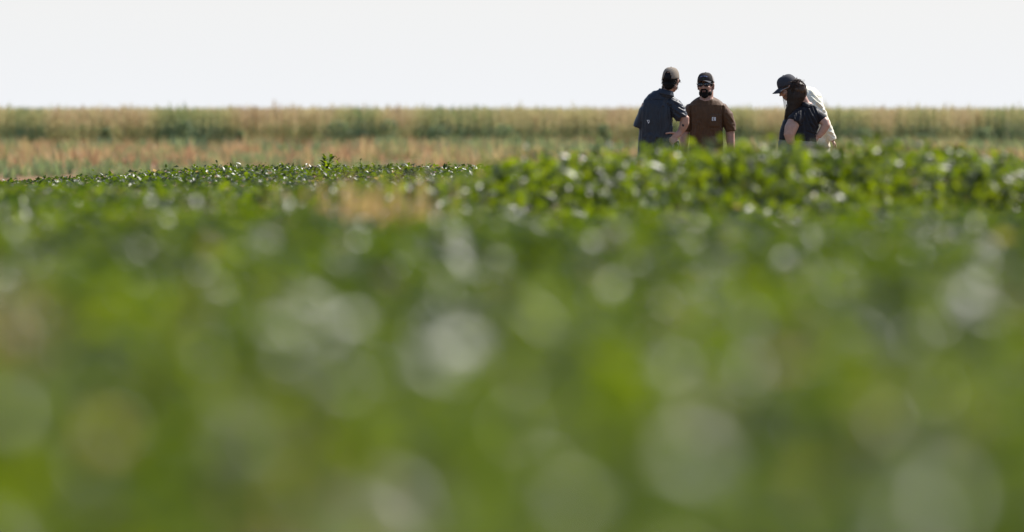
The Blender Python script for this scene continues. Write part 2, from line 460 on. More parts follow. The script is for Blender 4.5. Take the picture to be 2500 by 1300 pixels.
for px, py, hw, kind, lab in clumps:
    d = 376 if kind == 0 else (290 if px in (183, 285) else 345)
    hgt = wz(py, d) * rng.uniform(.85, 1.1); w = hw * d / 27777 * rng.uniform(.7, 1.25)
    e = empty('green_shrub' if kind == 0 else 'dry_weed', (wx(px, d), d, 0))
    tag(e, lab, 'shrub' if kind == 0 else 'weed', 'dark shrubs along the grain edge' if kind == 0 else 'dry weeds on the bare strip')
    if kind == 0:
        nl = 420; a = rng.uniform(0, 6.283, nl); rr = w * np.sqrt(rng.random(nl)); zz = rng.uniform(.08, 1, nl)
        rr = rr * (1 - 0.55 * zz ** 2)
        P = np.stack([rr * np.cos(a), rr * np.sin(a) * .8, zz * hgt], -1)
        v, f, t = leaves(P, rng.uniform(.08, .16, nl), rng.uniform(.04, .07, nl), np.clip(rng.normal(.20, .16, nl), 0, 1))
        o = mesh_np('foliage', v, f, M_FAR, e, {'tint': t})
        P0 = np.zeros((7, 3)); P1 = np.stack([rng.normal(0, w * .5, 7), rng.normal(0, w * .4, 7), np.full(7, hgt * .8)], -1)
        v, f, t = tubes(P0, P1, .01); mesh_np('stem', v, f, M_STEM, e)
    else:
        ps = []
        for k in range(26):
            s_ = tuft(500 + k + px, 9, hgt * .95, .75, 1.0, .028)
            off = np.array([rng.normal(0, w * .5), rng.normal(0, w * .4), 0])
            ps.append((s_[0] + off, s_[1], s_[2]))
        v, f, t = merge(ps)
        mesh_np('foliage', v, f, M_DRY, e, {'tint': t})
        P0 = np.zeros((5, 3)); P1 = np.stack([rng.normal(0, w * .5, 5), rng.normal(0, w * .4, 5), np.full(5, hgt * .85)], -1)
        v, f, t = tubes(P0, P1, .01); mesh_np('stem', v, f, M_STALK, e)

# ------------------------------------------------------------------ single crop plants that stand out of the field
leaf_protos = []
for k in range(4):
    v, f, t = leaves(np.zeros((1, 3)), np.array([1.0]), np.array([0.55 + .06 * k]), np.array([.15 + .2 * k]), az=np.array([0.]), pitch=np.array([0.]), roll=np.array([0.]), detail=2)
    me = bpy.data.meshes.new('leaf'); me.from_pydata([tuple(q) for q in v], [], [tuple(q) for q in f]); me.update()
    at = me.attributes.new('tint', 'FLOAT', 'POINT'); at.data.foreach_set('value', t.astype(np.float32))
    for pl in me.polygons: pl.use_smooth = True
    me.materials.append(M_LEAF); leaf_protos.append(me)

def sprig(px, top, d, nst, label, spread=.05, llen=.055, nleaf=6, seed=0):
    r = random.Random(seed)
    X = wx(px, d); G = float(ground_z(X, d)); zt = wz(top, d) - G
    e = empty('crop_plant', (X, d, G)); tag(e, label, 'crop plant', 'crop plants standing above the rest')
    zc = float(canopy_z(X, d)) - G - .06
    zc = min(zc, zt - .06)
    for s_ in range(nst):
        hx, hy = r.gauss(0, spread), r.gauss(0, spread)
        ht = zt * (1 if s_ == 0 else 1) - (0 if s_ == 0 else r.uniform(0.02, .6 * (zt - zc)))
        if s_ == 0: hx *= .3
        base = np.array([[0, 0, -.02]]); midp = np.array([[hx * .5, hy * .5, zc * .7]]); tip = np.array([[hx, hy, ht - .02]])
        v1 = tubes(base, midp, .004); v2 = tubes(midp, tip, .003)
        v, f, t = merge([v1, v2]); mesh_np('stem', v, f, M_STEM, e)
        for k in range(nleaf):
            q = k / max(1, nleaf - 1)
            z = (ht - .02) * q + (zc - .02) * (1 - q)
            u = max(0, (z - zc * .7) / max(.01, ht - .02 - zc * .7))
            lp = Vector((hx * (.5 + .5 * u), hy * (.5 + .5 * u), z))
            o = bpy.data.objects.new('leaf', r.choice(leaf_protos)); COL.objects.link(o); o.parent = e
            o.location = lp
            ln = llen * r.uniform(.75, 1.2) * (.75 if k == nleaf - 1 else 1)
            o.scale = (ln, ln, ln)
            o.rotation_euler = (r.gauss(0, .45), R(-r.uniform(0, 30) - 38 * q ** 2), r.uniform(0, 6.283))
    return e

sprig(800, 374, 117.0, 8, 'tallest sharp leafy sprig standing above the crop left of centre', .05, .062, 11, 1)
sprig(524, 394, 117.5, 3, 'sharp pale leafy sprig, second from the left above the crop edge', .04, .048, 5, 2)
sprig(474, 404, 116.5, 2, 'short upright sprig just left of the pale leafy one', .03, .05, 4, 3)
sprig(268, 412, 117.0, 2, 'small sprig near the left end of the crop edge', .03, .045, 4, 4)
sprig(232, 414, 116.0, 2, 'smallest sprig furthest left on the crop edge', .03, .045, 4, 5)
sprig(878, 388, 112.0, 2, 'thin shoot right of the tallest sprig', .05, .04, 4, 6)
sprig(972, 400, 116.0, 3, 'short leafy sprig above the dry tan patch', .05, .05, 5, 7)
sprig(1092, 396, 116.0, 2, 'little sprig where the blurred right bushes begin', .04, .045, 4, 8)
sprig(862, 354, 56.0, 1, 'blurred single shoot rising between the tall sprig and the dry patch', .01, .06, 3, 9)
for px, top, d, n_, lab, sd in [
   (1300, 340, 59, 6, 'blurred bush at the left end of the raised right row', 11),
   (1480, 356, 58, 5, 'blurred bush left of the man in navy, in front of the people', 12),
   (1762, 322, 57, 5, 'blurred pale-tipped bush in front of the brown-shirted man', 13),
   (1865, 356, 58, 5, 'blurred low bush between the brown-shirted man and the woman', 14),
   (1942, 322, 58, 6, 'bright green blurred bush covering the hip of the woman', 15),
   (2052, 352, 57, 4, 'blurred bush just right of the cream trousers', 16),
   (2282, 326, 58, 5, 'tallest blurred bush of the right row, near the right side', 17),
   (2345, 350, 57, 4, 'blurred bush right of the tallest one in the right row', 18),
   (2475, 356, 58, 5, 'blurred bush at the right picture edge', 19)]:
    sprig(px, top + 14, d, n_ + 4, lab, .085, .062, 8, sd)

# dry tan clumps among the crop
def dry_clump(px, top, d, hw, n_, label, seed):
    X = wx(px, d); G = float(ground_z(X, d)); h = wz(top, d) - G; w = hw * d / 27777
    e = empty('dry_grass', (X, d, G)); tag(e, label, 'dry grass', 'dead tan grass among the crop')
    ps = []
    for k in range(int(n_ * 4)):
        v, f, t = tuft(seed * 100 + k, 10, h * rng.uniform(.62, 1.0), .0, .9, .034)
        ps.append((v + np.array([rng.uniform(-w, w), rng.normal(0, .12), 0]), f, t))
    v, f, t = merge(ps); mesh_np('blades', v, f, M_TAN, e, {'tint': t})['kind'] = 'stuff'
    P0 = np.zeros((6, 3)); P1 = np.stack([rng.normal(0, w * .5, 6), rng.normal(0, .1, 6), np.full(6, h * .95)], -1)
    v, f, t = tubes(P0, P1, .004); mesh_np('stalk', v, f, M_STALK, e)
dry_clump(862, 436, 47.5, 105, 52, 'tan dead grass patch in the green crop left of centre', 1)
dry_clump(985, 478, 46.5, 56, 30, 'smaller tan dead grass tuft at the right end of the patch', 2)
dry_clump(5, 740, 17.0, 60, 16, 'orange tan blurred dead grass at the left picture edge', 3)
dry_clump(930, 1190, 11.2, 110, 12, 'pale tan blurred dead grass at the bottom of the picture', 4)
dry_clump(590, 1090, 12.3, 40, 4, 'small dead grass tuft low in the blurred foreground', 5)
dry_clump(2340, 1050, 12.6, 70, 5, 'faded dead grass low on the right of the blurred foreground', 6)

#PEOPLE#
# ------------------------------------------------------------------ people
M_SKIN = mat('skin_tan', (0.45, 0.25, 0.185), 0.5, 0.4, .10, 30, .2, .0015, sss=.08)
M_SKIN2 = mat('skin_light', (0.48, 0.29, 0.225), 0.5, 0.4, .10, 30, .2, .0015, sss=.08)
M_NAVY = mat('navy_cotton', (0.018, 0.022, 0.034), 0.5, 0.36, .2, 60, .5, .004, stretch=(1, 1, .35), sheen=.10)
M_BROWN = mat('brown_cotton', (0.105, 0.050, 0.022), 0.6, 0.22, .15, 50, .5, .004, stretch=(1, 1, .4), sheen=.10)
M_BLACK = mat('black_cotton', (0.010, 0.010, 0.015), 0.55, 0.22, .2, 60, .5, .004, sheen=.10)
M_CREAM = mat('cream_cotton', (0.84, 0.79, 0.65), 0.8, 0.25, .05, 50, .5, .004)
M_DENIM = mat('dark_denim', (0.022, 0.028, 0.045), 0.85, 0.2, .3, 90, .4, .002)
M_KHAKI = mat('pale_khaki', (0.20, 0.215, 0.175), 0.85, 0.2, .12, 70, .5, .003, stretch=(.3, .3, 1.5))
M_STONE = mat('stone_cotton', (0.52, 0.50, 0.43), 0.85, 0.2, .08, 60, .5, .003)
M_TAUPE = mat('taupe_mesh', (0.33, 0.275, 0.22), 0.85, 0.2, .15, 160, .6, .0015, trans=.22)
M_CHAR = mat('charcoal_twill', (0.035, 0.028, 0.026), 0.85, 0.25, .2, 120, .5, .001)
M_GREYCAP = mat('slate_twill', (0.042, 0.042, 0.052), 0.8, 0.3, .2, 120, .5, .001)
M_LMESH = mat('pale_cap_mesh', (0.45, 0.43, 0.42), 0.85, 0.2, .1, 200, .6, .001, trans=.2)
M_HAIRD = mat('black_hair', (0.006, 0.005, 0.005), 0.55, 0.2, .3, 150, .5, .002, stretch=(1, 1, .2))
M_HAIRB = mat('brown_hair', (0.045, 0.023, 0.013), 0.40, 0.45, .5, 150, .3, .001, stretch=(1, 1, .2))
M_BEARD = mat('dark_beard', (0.008, 0.006, 0.006), 0.8, 0.2, .4, 300, 1, .004)
M_LENS = mat('dark_lens', (0.006, 0.012, 0.03), 0.08, 0.8, .1, 3, 0, .001)
M_FRAME = mat('black_frame', (0.006, 0.006, 0.006), 0.25, 0.6, .1, 30, 0, .001)
M_CLEAR = mat('pale_lens', (0.75, 0.75, 0.75), 0.1, 0.6, .02, 3, 0, .001, trans=.6)
M_WHITE = mat('white_label', (0.78, 0.78, 0.80), 0.7, 0.2, .03, 60, .2, .001)
M_BLUE = mat('blue_thread', (0.30, 0.36, 0.60), 0.7, 0.2, .05, 60, .2, .001)
M_GREEN = mat('green_thread', (0.06, 0.16, 0.04), 0.7, 0.2, .05, 60, .2, .001)
M_LEATHER = mat('black_leather', (0.012, 0.010, 0.009), 0.4, 0.5, .2, 60, .3, .001)
M_BOOT = mat('brown_leather', (0.09, 0.05, 0.028), 0.6, 0.4, .2, 60, .3, .001)
M_INK = mat('dark_ink', (0.03, 0.03, 0.035), 0.6, 0.3, .2, 60, .1, .001)
M_EYE = mat('eye_white', (0.6, 0.58, 0.55), 0.2, 0.5, .02, 10, 0, .001)
M_TOOL = mat('dull_metal', (0.35, 0.36, 0.38), 0.35, 0.5, .1, 40, .1, .001, metal=.7)

class Person:
    """builds in photograph pixels (S to a metre) around a foot point, y = away from the camera"""
    def __init__(self, px0, d, label):
        self.px0 = px0
        self.root = empty('person', ((px0 - 1250) / S, d, 0.0))
        tag(self.root, label, 'person')
    def P(self, px, py, dy=0):
        return Vector(((px - self.px0) / S, dy / S, (604.9 - py) / S))

def sweep(P, st, n=18, power=2.3, bm=None):
    """closed loft through stations (px, py, dy, half width, half depth)"""
    own = bm is None
    if own: bm = bmesh.new()
    pts = [P(s[0], s[1], s[2]) for s in st]
    rings = []
    for i, s in enumerate(st):
        a = s[3] / S; b = (s[4] if len(s) > 4 else s[3]) / S
        t = (pts[min(i + 1, len(pts) - 1)] - pts[max(i - 1, 0)]).normalized()
        Y = Vector((0, 1, 0))
        side = t.cross(Y)
        if side.length < 0.15: side = Vector((1, 0, 0)) - t * t.x
        side.normalize(); dep = side.cross(t).normalized()
        ring = []
        for k in range(n):
            ang = 2 * math.pi * k / n
            c, sn = math.cos(ang), math.sin(ang)
            c = math.copysign(abs(c) ** (2 / power), c); sn = math.copysign(abs(sn) ** (2 / power), sn)
            ring.append(bm.verts.new(pts[i] + side * (c * a) + dep * (sn * b)))
        rings.append(ring)
    for i in range(len(rings) - 1):
        for k in range(n):
            bm.faces.new((rings[i][k], rings[i][(k + 1) % n], rings[i + 1][(k + 1) % n], rings[i + 1][k]))
    bm.faces.new(rings[0][::-1]); bm.faces.new(rings[-1])
    return bm

def ellipsoid(bm, c, r, M=None, seg=20, rings=12):
    m4 = Matrix.Translation(c) @ Matrix.Diagonal((r[0], r[1], r[2], 1))
    if M is not None: m4 = M @ m4
    bmesh.ops.create_uvsphere(bm, u_segments=seg, v_segments=rings, radius=1.0, matrix=m4)

def remeshed(name, bm, voxel, material, parent, smooth=3, displace=None):
    bmesh.ops.recalc_face_normals(bm, faces=bm.faces)
    me = bpy.data.meshes.new(name); bm.to_mesh(me); bm.free()
    tmp = bpy.data.objects.new('tmp_mesh', me); COL.objects.link(tmp)
    md = tmp.modifiers.new('r', 'REMESH'); md.mode = 'VOXEL'; md.voxel_size = voxel; md.use_smooth_shade = True
    if smooth:
        sm = tmp.modifiers.new('s', 'SMOOTH'); sm.iterations = smooth; sm.factor = 0.5
    dg = bpy.context.evaluated_depsgraph_get()
    me2 = bpy.data.meshes.new_from_object(tmp.evaluated_get(dg))
    bpy.data.objects.remove(tmp); bpy.data.meshes.remove(me)
    me2.name = name; me2.materials.clear()
    if displace:
        n = len(me2.vertices)
        co = np.empty(n * 3, np.float32); me2.vertices.foreach_get('co', co); co = co.reshape(-1, 3)
        no = np.array([v.normal[:] for v in me2.vertices], np.float32)
        d = np.array([displace(Vector(c)) for c in co.tolist()], np.float32)
        co = co + no * d[:, None]
        me2.vertices.foreach_set('co', co.ravel())
    for p_ in me2.polygons: p_.use_smooth = True
    me2.update()
    return link(name, me2, material, parent)

def folds(amp, fx, fz, seed, P=None, creases=()):
    """cloth folds: ridged noise, plus creases given as (px,py, px,py, depth, width)"""
    cr = []
    for c in creases:
        a, b = P(c[0], c[1]), P(c[2], c[3]); cr.append((a.x, a.z, b.x, b.z, c[4], c[5] / S, c[6] if len(c) > 6 else -1))
    def f(v):
        n1 = noise.noise(Vector((v.x * fx + seed, v.y * fx * .6, v.z * fz)))
        n2 = noise.noise(Vector((v.x * fx * 2.3, v.y * fx * 1.4 + seed, v.z * fz * 2.6)))
        d = amp * ((1 - abs(n1) * 2.4) * .8 + n2 * .6)
        for ax, az, bx, bz, dep, w, sgn in cr:
            if v.y * sgn < 0: continue
            ux, uz = bx - ax, bz - az; L2 = ux * ux + uz * uz
            t = max(0, min(1, ((v.x - ax) * ux + (v.z - az) * uz) / L2))
            q = math.hypot(v.x - ax - ux * t, v.z - az - uz * t) / w
            if q < 3: d += dep * (math.exp(-q * q) - .45 * math.exp(-(q - 1.7) ** 2 * 2))
        return d
    return f

def head_matrix(P, px, py, dy, yaw, pitch=0, roll=0, s=1.0):
    return Matrix.Translation(P(px, py, dy)) @ Matrix.Rotation(R(yaw), 4, 'Z') @ Matrix.Rotation(R(roll), 4, 'Y') @ Matrix.Rotation(R(pitch), 4, 'X') @ Matrix.Scale(s, 4)

def add_head(bm, M):
    E = lambda c, r: ellipsoid(bm, c, r, M)
    E((0, .010, .032), (.074, .096, .092)); E((0, -.034, -.03), (.060, .064, .084))
    E((0, -.056, -.096), (.034, .036, .026)); E((.036, -.020, -.074), (.030, .046, .034)); E((-.036, -.020, -.074), (.030, .046, .034))
    E((0, -.100, -.012), (.011, .014, .030)); E((0, -.110, -.034), (.015, .016, .012))
    E((0, -.094, -.064), (.024, .010, .007)); E((0, -.091, -.077), (.021, .010, .007))
    E((.030, -.080, .022), (.026, .018, .010)); E((-.030, -.080, .022), (.026, .018, .010))
    E((.036, -.066, -.030), (.024, .026, .022)); E((-.036, -.066, -.030), (.024, .026, .022))
    for s in (1, -1):
        Me = M @ Matrix.Translation((s * .081, .012, -.014)) @ Matrix.Rotation(R(s * 22), 4, 'Z')
        ellipsoid(bm, (0, 0, .008), (.011, .021, .030), Me, 14, 8); ellipsoid(bm, (0, -.004, -.022), (.008, .012, .014), Me, 14, 8)

def eyes(M, parent):
    for s in (1, -1):
        bm = bmesh.new(); ellipsoid(bm, (s * .031, -.083, .004), (.012, .012, .009), M, 12, 8)
        me = bpy.data.meshes.new('eye'); bm.to_mesh(me); bm.free(); link('eye', me, M_EYE, parent)

def ear(): pass

def hand(P, bm, w, pointing, palmn, curl=.5, s=1.0, thumb=1):
    """palm, four unequal bent fingers and a thumb; all vectors local, w is the wrist"""
    d = Vector(pointing).normalized(); nrm = Vector(palmn); nrm = (nrm - d * nrm.dot(d)).normalized(); lat = d.cross(nrm)
    M = Matrix((( lat.x, d.x, nrm.x, w.x), (lat.y, d.y, nrm.y, w.y), (lat.z, d.z, nrm.z, w.z), (0, 0, 0, 1)))
    ellipsoid(bm, (0, .045 * s, 0), (.040 * s, .052 * s, .016 * s), M, 14, 10)
    ident = lambda x, y, z: M @ Vector((x, y, z))
    for i, (x, ln) in enumerate([(-.028, .070), (-.010, .078), (.010, .074), (.028, .058)]):
        pos = Vector((x, .080, 0)); ang = 0; pts = [pos.copy()]
        for j, f in enumerate((.45, .32, .23)):
            ang += curl * (.5 + .5 * j) * (1 + .1 * i)
            pos = pos + Vector((x * .06, math.cos(ang), math.sin(ang))) * ln * f
            pts.append(pos.copy())
        finger(bm, [ident(*(p * s)) for p in pts], .0095 * s)
    x0 = -.036 * thumb
    pts = [Vector((x0 * .8, .018, 0)), Vector((x0 - .020 * thumb, .045, .008)), Vector((x0 - .028 * thumb, .072, .016 + .02 * curl)), Vector((x0 - .022 * thumb, .092, .022 + .03 * curl))]
    finger(bm, [ident(*(p * s)) for p in pts], .011 * s)

def finger(bm, pts, r):
    n = 8; rings = []
    for i, p in enumerate(pts):
        t = (pts[min(i + 1, len(pts) - 1)] - pts[max(i - 1, 0)]).normalized()
        a = t.cross(Vector((.31, .22, .92))).normalized(); b = t.cross(a)
        rr = r * (1 - .22 * i / (len(pts) - 1))
        rings.append([bm.verts.new(p + (a * math.cos(2 * math.pi * k / n) + b * math.sin(2 * math.pi * k / n)) * rr) for k in range(n)])
    for i in range(len(rings) - 1):
        for k in range(n):
            bm.faces.new((rings[i][k], rings[i][(k + 1) % n], rings[i + 1][(k + 1) % n], rings[i + 1][k]))
    bm.faces.new(rings[0][::-1]); bm.faces.new(rings[-1])
    ellipsoid(bm, pts[-1], (r * .80,) * 3, None, 8, 6)

def px_finger(P, bm, pts, r):
    finger(bm, [P(*p) for p in pts], r / S)

def grid_mesh(name, fn, nu, nv, mats, parent, M, thick=.002, midx=None, drop=None, closed=True):
    bm = bmesh.new(); g = [[bm.verts.new(M @ Vector(fn(i / nu, j / nv))) for j in range(nv + 1)] for i in range(nu + (0 if closed else 1))]
    for i in range(nu):
        i2 = (i + 1) % nu if closed else i + 1
        for j in range(nv):
            if drop and drop((i + .5) / nu, (j + .5) / nv): continue
            try: f = bm.faces.new((g[i][j], g[i2][j], g[i2][j + 1], g[i][j + 1]))
            except ValueError: continue
            f.smooth = True
            if midx: f.material_index = midx((i + .5) / nu, (j + .5) / nv)
    bmesh.ops.remove_doubles(bm, verts=bm.verts, dist=1e-5)
    bmesh.ops.delete(bm, geom=[v for v in bm.verts if not v.link_faces], context='VERTS')
    bmesh.ops.recalc_face_normals(bm, faces=bm.faces)
    me = bpy.data.meshes.new(name); bm.to_mesh(me); bm.free()
    o = link(name, me, mats, parent)
    if thick:
        so = o.modifiers.new('thickness', 'SOLIDIFY'); so.thickness = thick; so.offset = 1
    return o

def box_m(name, c, r, material, parent, M, rot=0):
    bm = bmesh.new(); bmesh.ops.create_cube(bm, size=2, matrix=M @ Matrix.Translation(c) @ Matrix.Rotation(rot, 4, 'Y') @ Matrix.Diagonal((*r, 1)))
    bmesh.ops.bevel(bm, geom=bm.edges[:], offset=min(r) * .5, segments=2, affect='EDGES')
    me = bpy.data.meshes.new(name); bm.to_mesh(me); bm.free()
    return link(name, me, material, parent)

def cap(M, parent, front, back, brimmat, opening=False, z0=.030, tall=.112, slope=.020):
    """six panel cap: dome, button, eyelets, brim; head local, face to -y"""
    rx, ry = .086, .106
    def dome(u, v):
        a = 2 * math.pi * u; ph = v * math.pi / 2
        seam = 1 + .012 * abs(math.sin(3 * a)) ** .5
        k = math.cos(ph) ** .62
        fz = 1.0 - .10 * max(0, -math.sin(a - math.pi)) * 0
        lift = .020 * max(0, -math.sin(a)) * 0
        return (rx * k * seam * math.cos(a), .008 + ry * k * seam * math.sin(a), z0 - .012 * math.sin(a) * (1 - v) + tall * math.sin(ph) * fz)
    def opn(u, v):
        a = 2 * math.pi * u
        x = rx * math.cos(a); z = tall * math.sin(v * math.pi / 2)
        return math.sin(a) > 0 and (x / .044) ** 2 + (z / .074) ** 2 < 1
    o = grid_mesh('cap', dome, 60, 16, [front, back], parent, M, .002,
                  midx=lambda u, v: 0 if (math.sin(2 * math.pi * u) < -.35) else 1, drop=opn if opening else None)
    # the brim bows down at its sides
    def brim(u, v):
        s = (u - .5) * 2
        x = s * .072; yb = .008 - ry * math.sqrt(max(0, 1 - (x / rx) ** 2)) * 1.0
        yf = -.108 - .070 * (1 - abs(s) ** 2.6)
        y = yb + (min(yf, yb - .002) - yb) * v
        return (x, y, z0 + .012 - slope * v - .030 * s * s * (.35 + .65 * v))
    b = grid_mesh('brim', brim, 20, 6, brimmat, o, M, .003, closed=False)
    bm = bmesh.new(); ellipsoid(bm, (0, .008, z0 + tall + .003), (.008, .008, .005), M, 10, 6)
    me = bpy.data.meshes.new('button'); bm.to_mesh(me); bm.free(); link('button', me, brimmat, o)
    for a in (R(60), R(120), R(-10), R(190)):
        k = math.cos(.95) ** .62
        bm = bmesh.new(); ellipsoid(bm, (rx * k * 1.012 * math.cos(a), .008 + ry * k * 1.012 * math.sin(a), z0 + tall * math.sin(.95)), (.0035, .0035, .0035), M, 8, 6)
        me = bpy.data.meshes.new('eyelet'); bm.to_mesh(me); bm.free(); link('eyelet', me, M_WHITE if opening else front, o)
    return o

def glasses(M, parent, lens, frame, w=.030, h=.019, name='sunglasses'):
    g = None
    bm = bmesh.new()
    def tube(pts, r): finger(bm, [M @ Vector(p) for p in pts], r)
    for s in (1, -1):
        pts = [(s * .0345 + w * math.cos(a) * (1 if abs(math.cos(a)) < .7 else .97), -.112 + .010 * (abs(s * .0345 + w * math.cos(a)) / .065) ** 2, .002 + h * math.copysign(abs(math.sin(a)) ** .7, math.sin(a))) for a in [2 * math.pi * k / 14 for k in range(15)]]
        tube(pts, .0032)
        tube([(s * .066, -.102, .008), (s * .080, -.060, .010), (s * .083, .000, .006), (s * .082, .020, -.004)], .0038)
    tube([(-.010, -.113, .006), (0, -.115, .008), (.010, -.113, .006)], .003)
    me = bpy.data.meshes.new(name); bm.to_mesh(me); bm.free(); g = link(name, me, frame, parent)
    for s in (1, -1):
        bm = bmesh.new(); ellipsoid(bm, (s * .0345, -.108, .002), (w, .006, h), M, 18, 8)
        me = bpy.data.meshes.new('lens'); bm.to_mesh(me); bm.free()
        for p_ in me.polygons: p_.use_smooth = True
        link('lens', me, lens, g)
    return g

def strands(name, curves, r, material, parent, seg=7):
    """curves: list of point lists (Vectors) -> thin tapered three sided strands, one mesh"""
    V, F = [], []
    for pts in curves:
        n0 = len(V); m_ = len(pts)
        for i, p in enumerate(pts):
            t = (pts[min(i + 1, m_ - 1)] - pts[max(i - 1, 0)]).normalized()
            a = t.cross(Vector((.2, .95, .1))).normalized(); b = t.cross(a)
            rr = r * (1 - .8 * (i / (m_ - 1)) ** 2)
            for k in range(3):
                V.append(tuple(p + (a * math.cos(2.094 * k) + b * math.sin(2.094 * k)) * rr))
        for i in range(m_ - 1):
            for k in range(3):
                k2 = (k + 1) % 3; o_ = n0 + i * 3
                F.append((o_ + k, o_ + k2, o_ + 3 + k2, o_ + 3 + k))
    return mesh_np(name, V, F, material, parent)

def legs_body(P, bm, hipx, hipy, knees, feet, r=1.0, dy=0):
    for s, k, f in zip((-1, 1), knees, feet):
        sweep(P, [(hipx + s * 18, hipy, dy, 19 * r, 20 * r), (k[0], k[1], k[2], 13 * r, 14 * r), (f[0], 590, f[2], 8 * r, 9 * r)], bm=bm)
        sweep(P, [(f[0], 584, f[2] + 2, 8, 9), (f[0], 600, f[2], 9, 20)], bm=bm)

def trousers(P, parent, st_hip, hipx, hipy, knees, feet, material, dy=0, r=1.0, amp=.004):
    bm = bmesh.new(); sweep(P, st_hip, bm=bm)
    for s, k, f in zip((-1, 1), knees, feet):
        sweep(P, [(hipx + s * 20, hipy, dy, 24 * r, 26 * r), (k[0], k[1], k[2], 19 * r, 20 * r), (f[0], 594, f[2], 15 * r, 16 * r)], bm=bm)
    return remeshed('trousers', bm, .009, material, parent, 3, folds(amp, 12, 22, hipx))

def shoes(P, parent, feet, face, material=None):
    """two boots; face is +1 when the toes point away from the camera"""
    for f in feet:
        bm = bmesh.new()
        ox, oy = face
        for c, r in (((0, 0, 11), (12, 14, 14)), ((ox * 18, oy * 18, 8), (12, 18, 9)), ((ox * 34, oy * 34, 6.5), (11, 12, 7))):
            bm2c = P(f[0] + c[0], 604.9 - c[2], f[2] + c[1])
            rr = (r[0] + abs(ox) * (r[1] - r[0]), r[1] + abs(ox) * (r[0] - r[1]), r[2])
            ellipsoid(bm, bm2c, (rr[0] / S, rr[1] / S, rr[2] / S))
        o = remeshed('shoe', bm, .007, material or M_BOOT, parent, 2)
        bm = bmesh.new(); ellipsoid(bm, P(f[0] + ox * 14, 603.2, f[2] + oy * 14), ((14 + 20 * abs(ox)) / S, (14 + 20 * abs(oy)) / S, 1.8 / S))
        me = bpy.data.meshes.new('sole'); bm.to_mesh(me); bm.free(); link('sole', me, M_LEATHER, o)

def flat_patch(name, pts, material, parent, th=.0015):
    """small flat badge: outline points (Vectors) in an x-z plane, extruded away from the viewer"""
    bm = bmesh.new(); f = bm.faces.new([bm.verts.new(p) for p in pts])
    r = bmesh.ops.extrude_face_region(bm, geom=[f])
    bmesh.ops.translate(bm, verts=[v for v in r['geom'] if isinstance(v, bmesh.types.BMVert)], vec=(0, th, 0))
    bmesh.ops.recalc_face_normals(bm, faces=bm.faces)
    me = bpy.data.meshes.new(name); bm.to_mesh(me); bm.free()
    return link(name, me, material, parent)

def surf_y(o, x, z, front=True):
    """y of the cloth surface nearest the viewer at local x, z"""
    hit, loc, nor, i = o.ray_cast(Vector((x, -2, z)), Vector((0, 1, 0)))
    return (loc.y if hit else 0.0)

bpy.context.view_layer.update()

# ================= person 1: back to the viewer, navy short-sleeved shirt
p1 = Person(1605, 118.0, 'man seen from behind in dark navy short-sleeved shirt and taupe mesh cap, hand on hip')
P = p1.P; A = p1.root
H1 = head_matrix(P, 1638, 197, 5, 158, 5, 0, .98)
kn, ft = [(1585, 480, -2), (1627, 480, 3)], [(1582, 590, 2), (1634, 590, 5)]
bm = bmesh.new()
sweep(P, [(1604, 400, 0, 34, 24), (1603, 350, 0, 33, 23), (1604, 300, 0, 35, 24), (1607, 262, 0, 37, 22), (1617, 244, 0, 26, 17), (1624, 236, 1, 17, 14)], bm=bm)
sweep(P, [(1622, 250, 0, 15, 15), (1627, 230, 2, 13.5, 14), (1633, 210, 4, 13, 15), (1636, 200, 5, 12, 14)], bm=bm)
add_head(bm, H1)
sweep(P, [(1640, 252, 0, 12, 13), (1655, 272, -4, 11, 12), (1671, 291, -10, 10.5, 11)], bm=bm)
sweep(P, [(1662, 280, -8, 10, 11), (1672, 291, -10, 11.5, 11), (1671, 301, -10, 11.5, 11), (1667, 312, -9, 10, 10), (1661, 322, -8, 8, 8), (1655, 330, -14, 7, 6.5)], bm=bm)
sweep(P, [(1658, 326, -12, 7, 6.5), (1651, 331, -17, 8.5, 6), (1644, 335, -21, 7.5, 5)], bm=bm)
px_finger(P, bm, [(1653, 327, -16), (1644, 324.5, -23), (1635, 324.5, -28), (1626, 326, -31)], 3.1)
for k, (dx, dz) in enumerate([(0, 0), (1.5, 5), (4, 9), (7, 12.5)]):
    px_finger(P, bm, [(1647 + dx, 332 + dz * .7, -20), (1640 + dx, 334.5 + dz, -26), (1635 + dx, 338 + dz, -29), (1634 + dx, 341 + dz, -26)], 2.7)
sweep(P, [(1580, 256, 0, 13, 13), (1568, 284, 2, 11, 12), (1565, 306, 10, 10, 10.5), (1575, 322, 28, 9, 9), (1588, 332, 44, 7, 6.5)], bm=bm)
hand(P, bm, P(1588, 332, 44), (.7, .5, -.15), (0, .2, -1), .7)
legs_body(P, bm, 1604, 395, kn, ft)
body = remeshed('body', bm, .0065, M_SKIN, A, 2)
shirt_cr = [(1618, 262, 1612, 400, -.007, 2.6), (1630, 255, 1638, 330, -.006, 2.2), (1586, 330, 1572, 398, .007, 4), (1604, 340, 1588, 400, -.010, 3.5),
            (1622, 345, 1606, 400, .006, 4), (1575, 262, 1572, 330, -.005, 2.4), (1640, 262, 1672, 284, .007, 2.5), (1646, 254, 1670, 268, -.007, 2),
            (1642, 246, 1664, 256, .006, 2.4), (1648, 276, 1664, 288, -.006, 2), (1637, 258, 1641, 300, -.009, 2.4), (1584, 243, 1637, 244, -.004, 1.2), (1640, 310, 1632, 345, .007, 3),
            (1645, 345, 1630, 370, -.006, 2.6), (1566, 300, 1563, 340, -.006, 2)]
bm = bmesh.new()
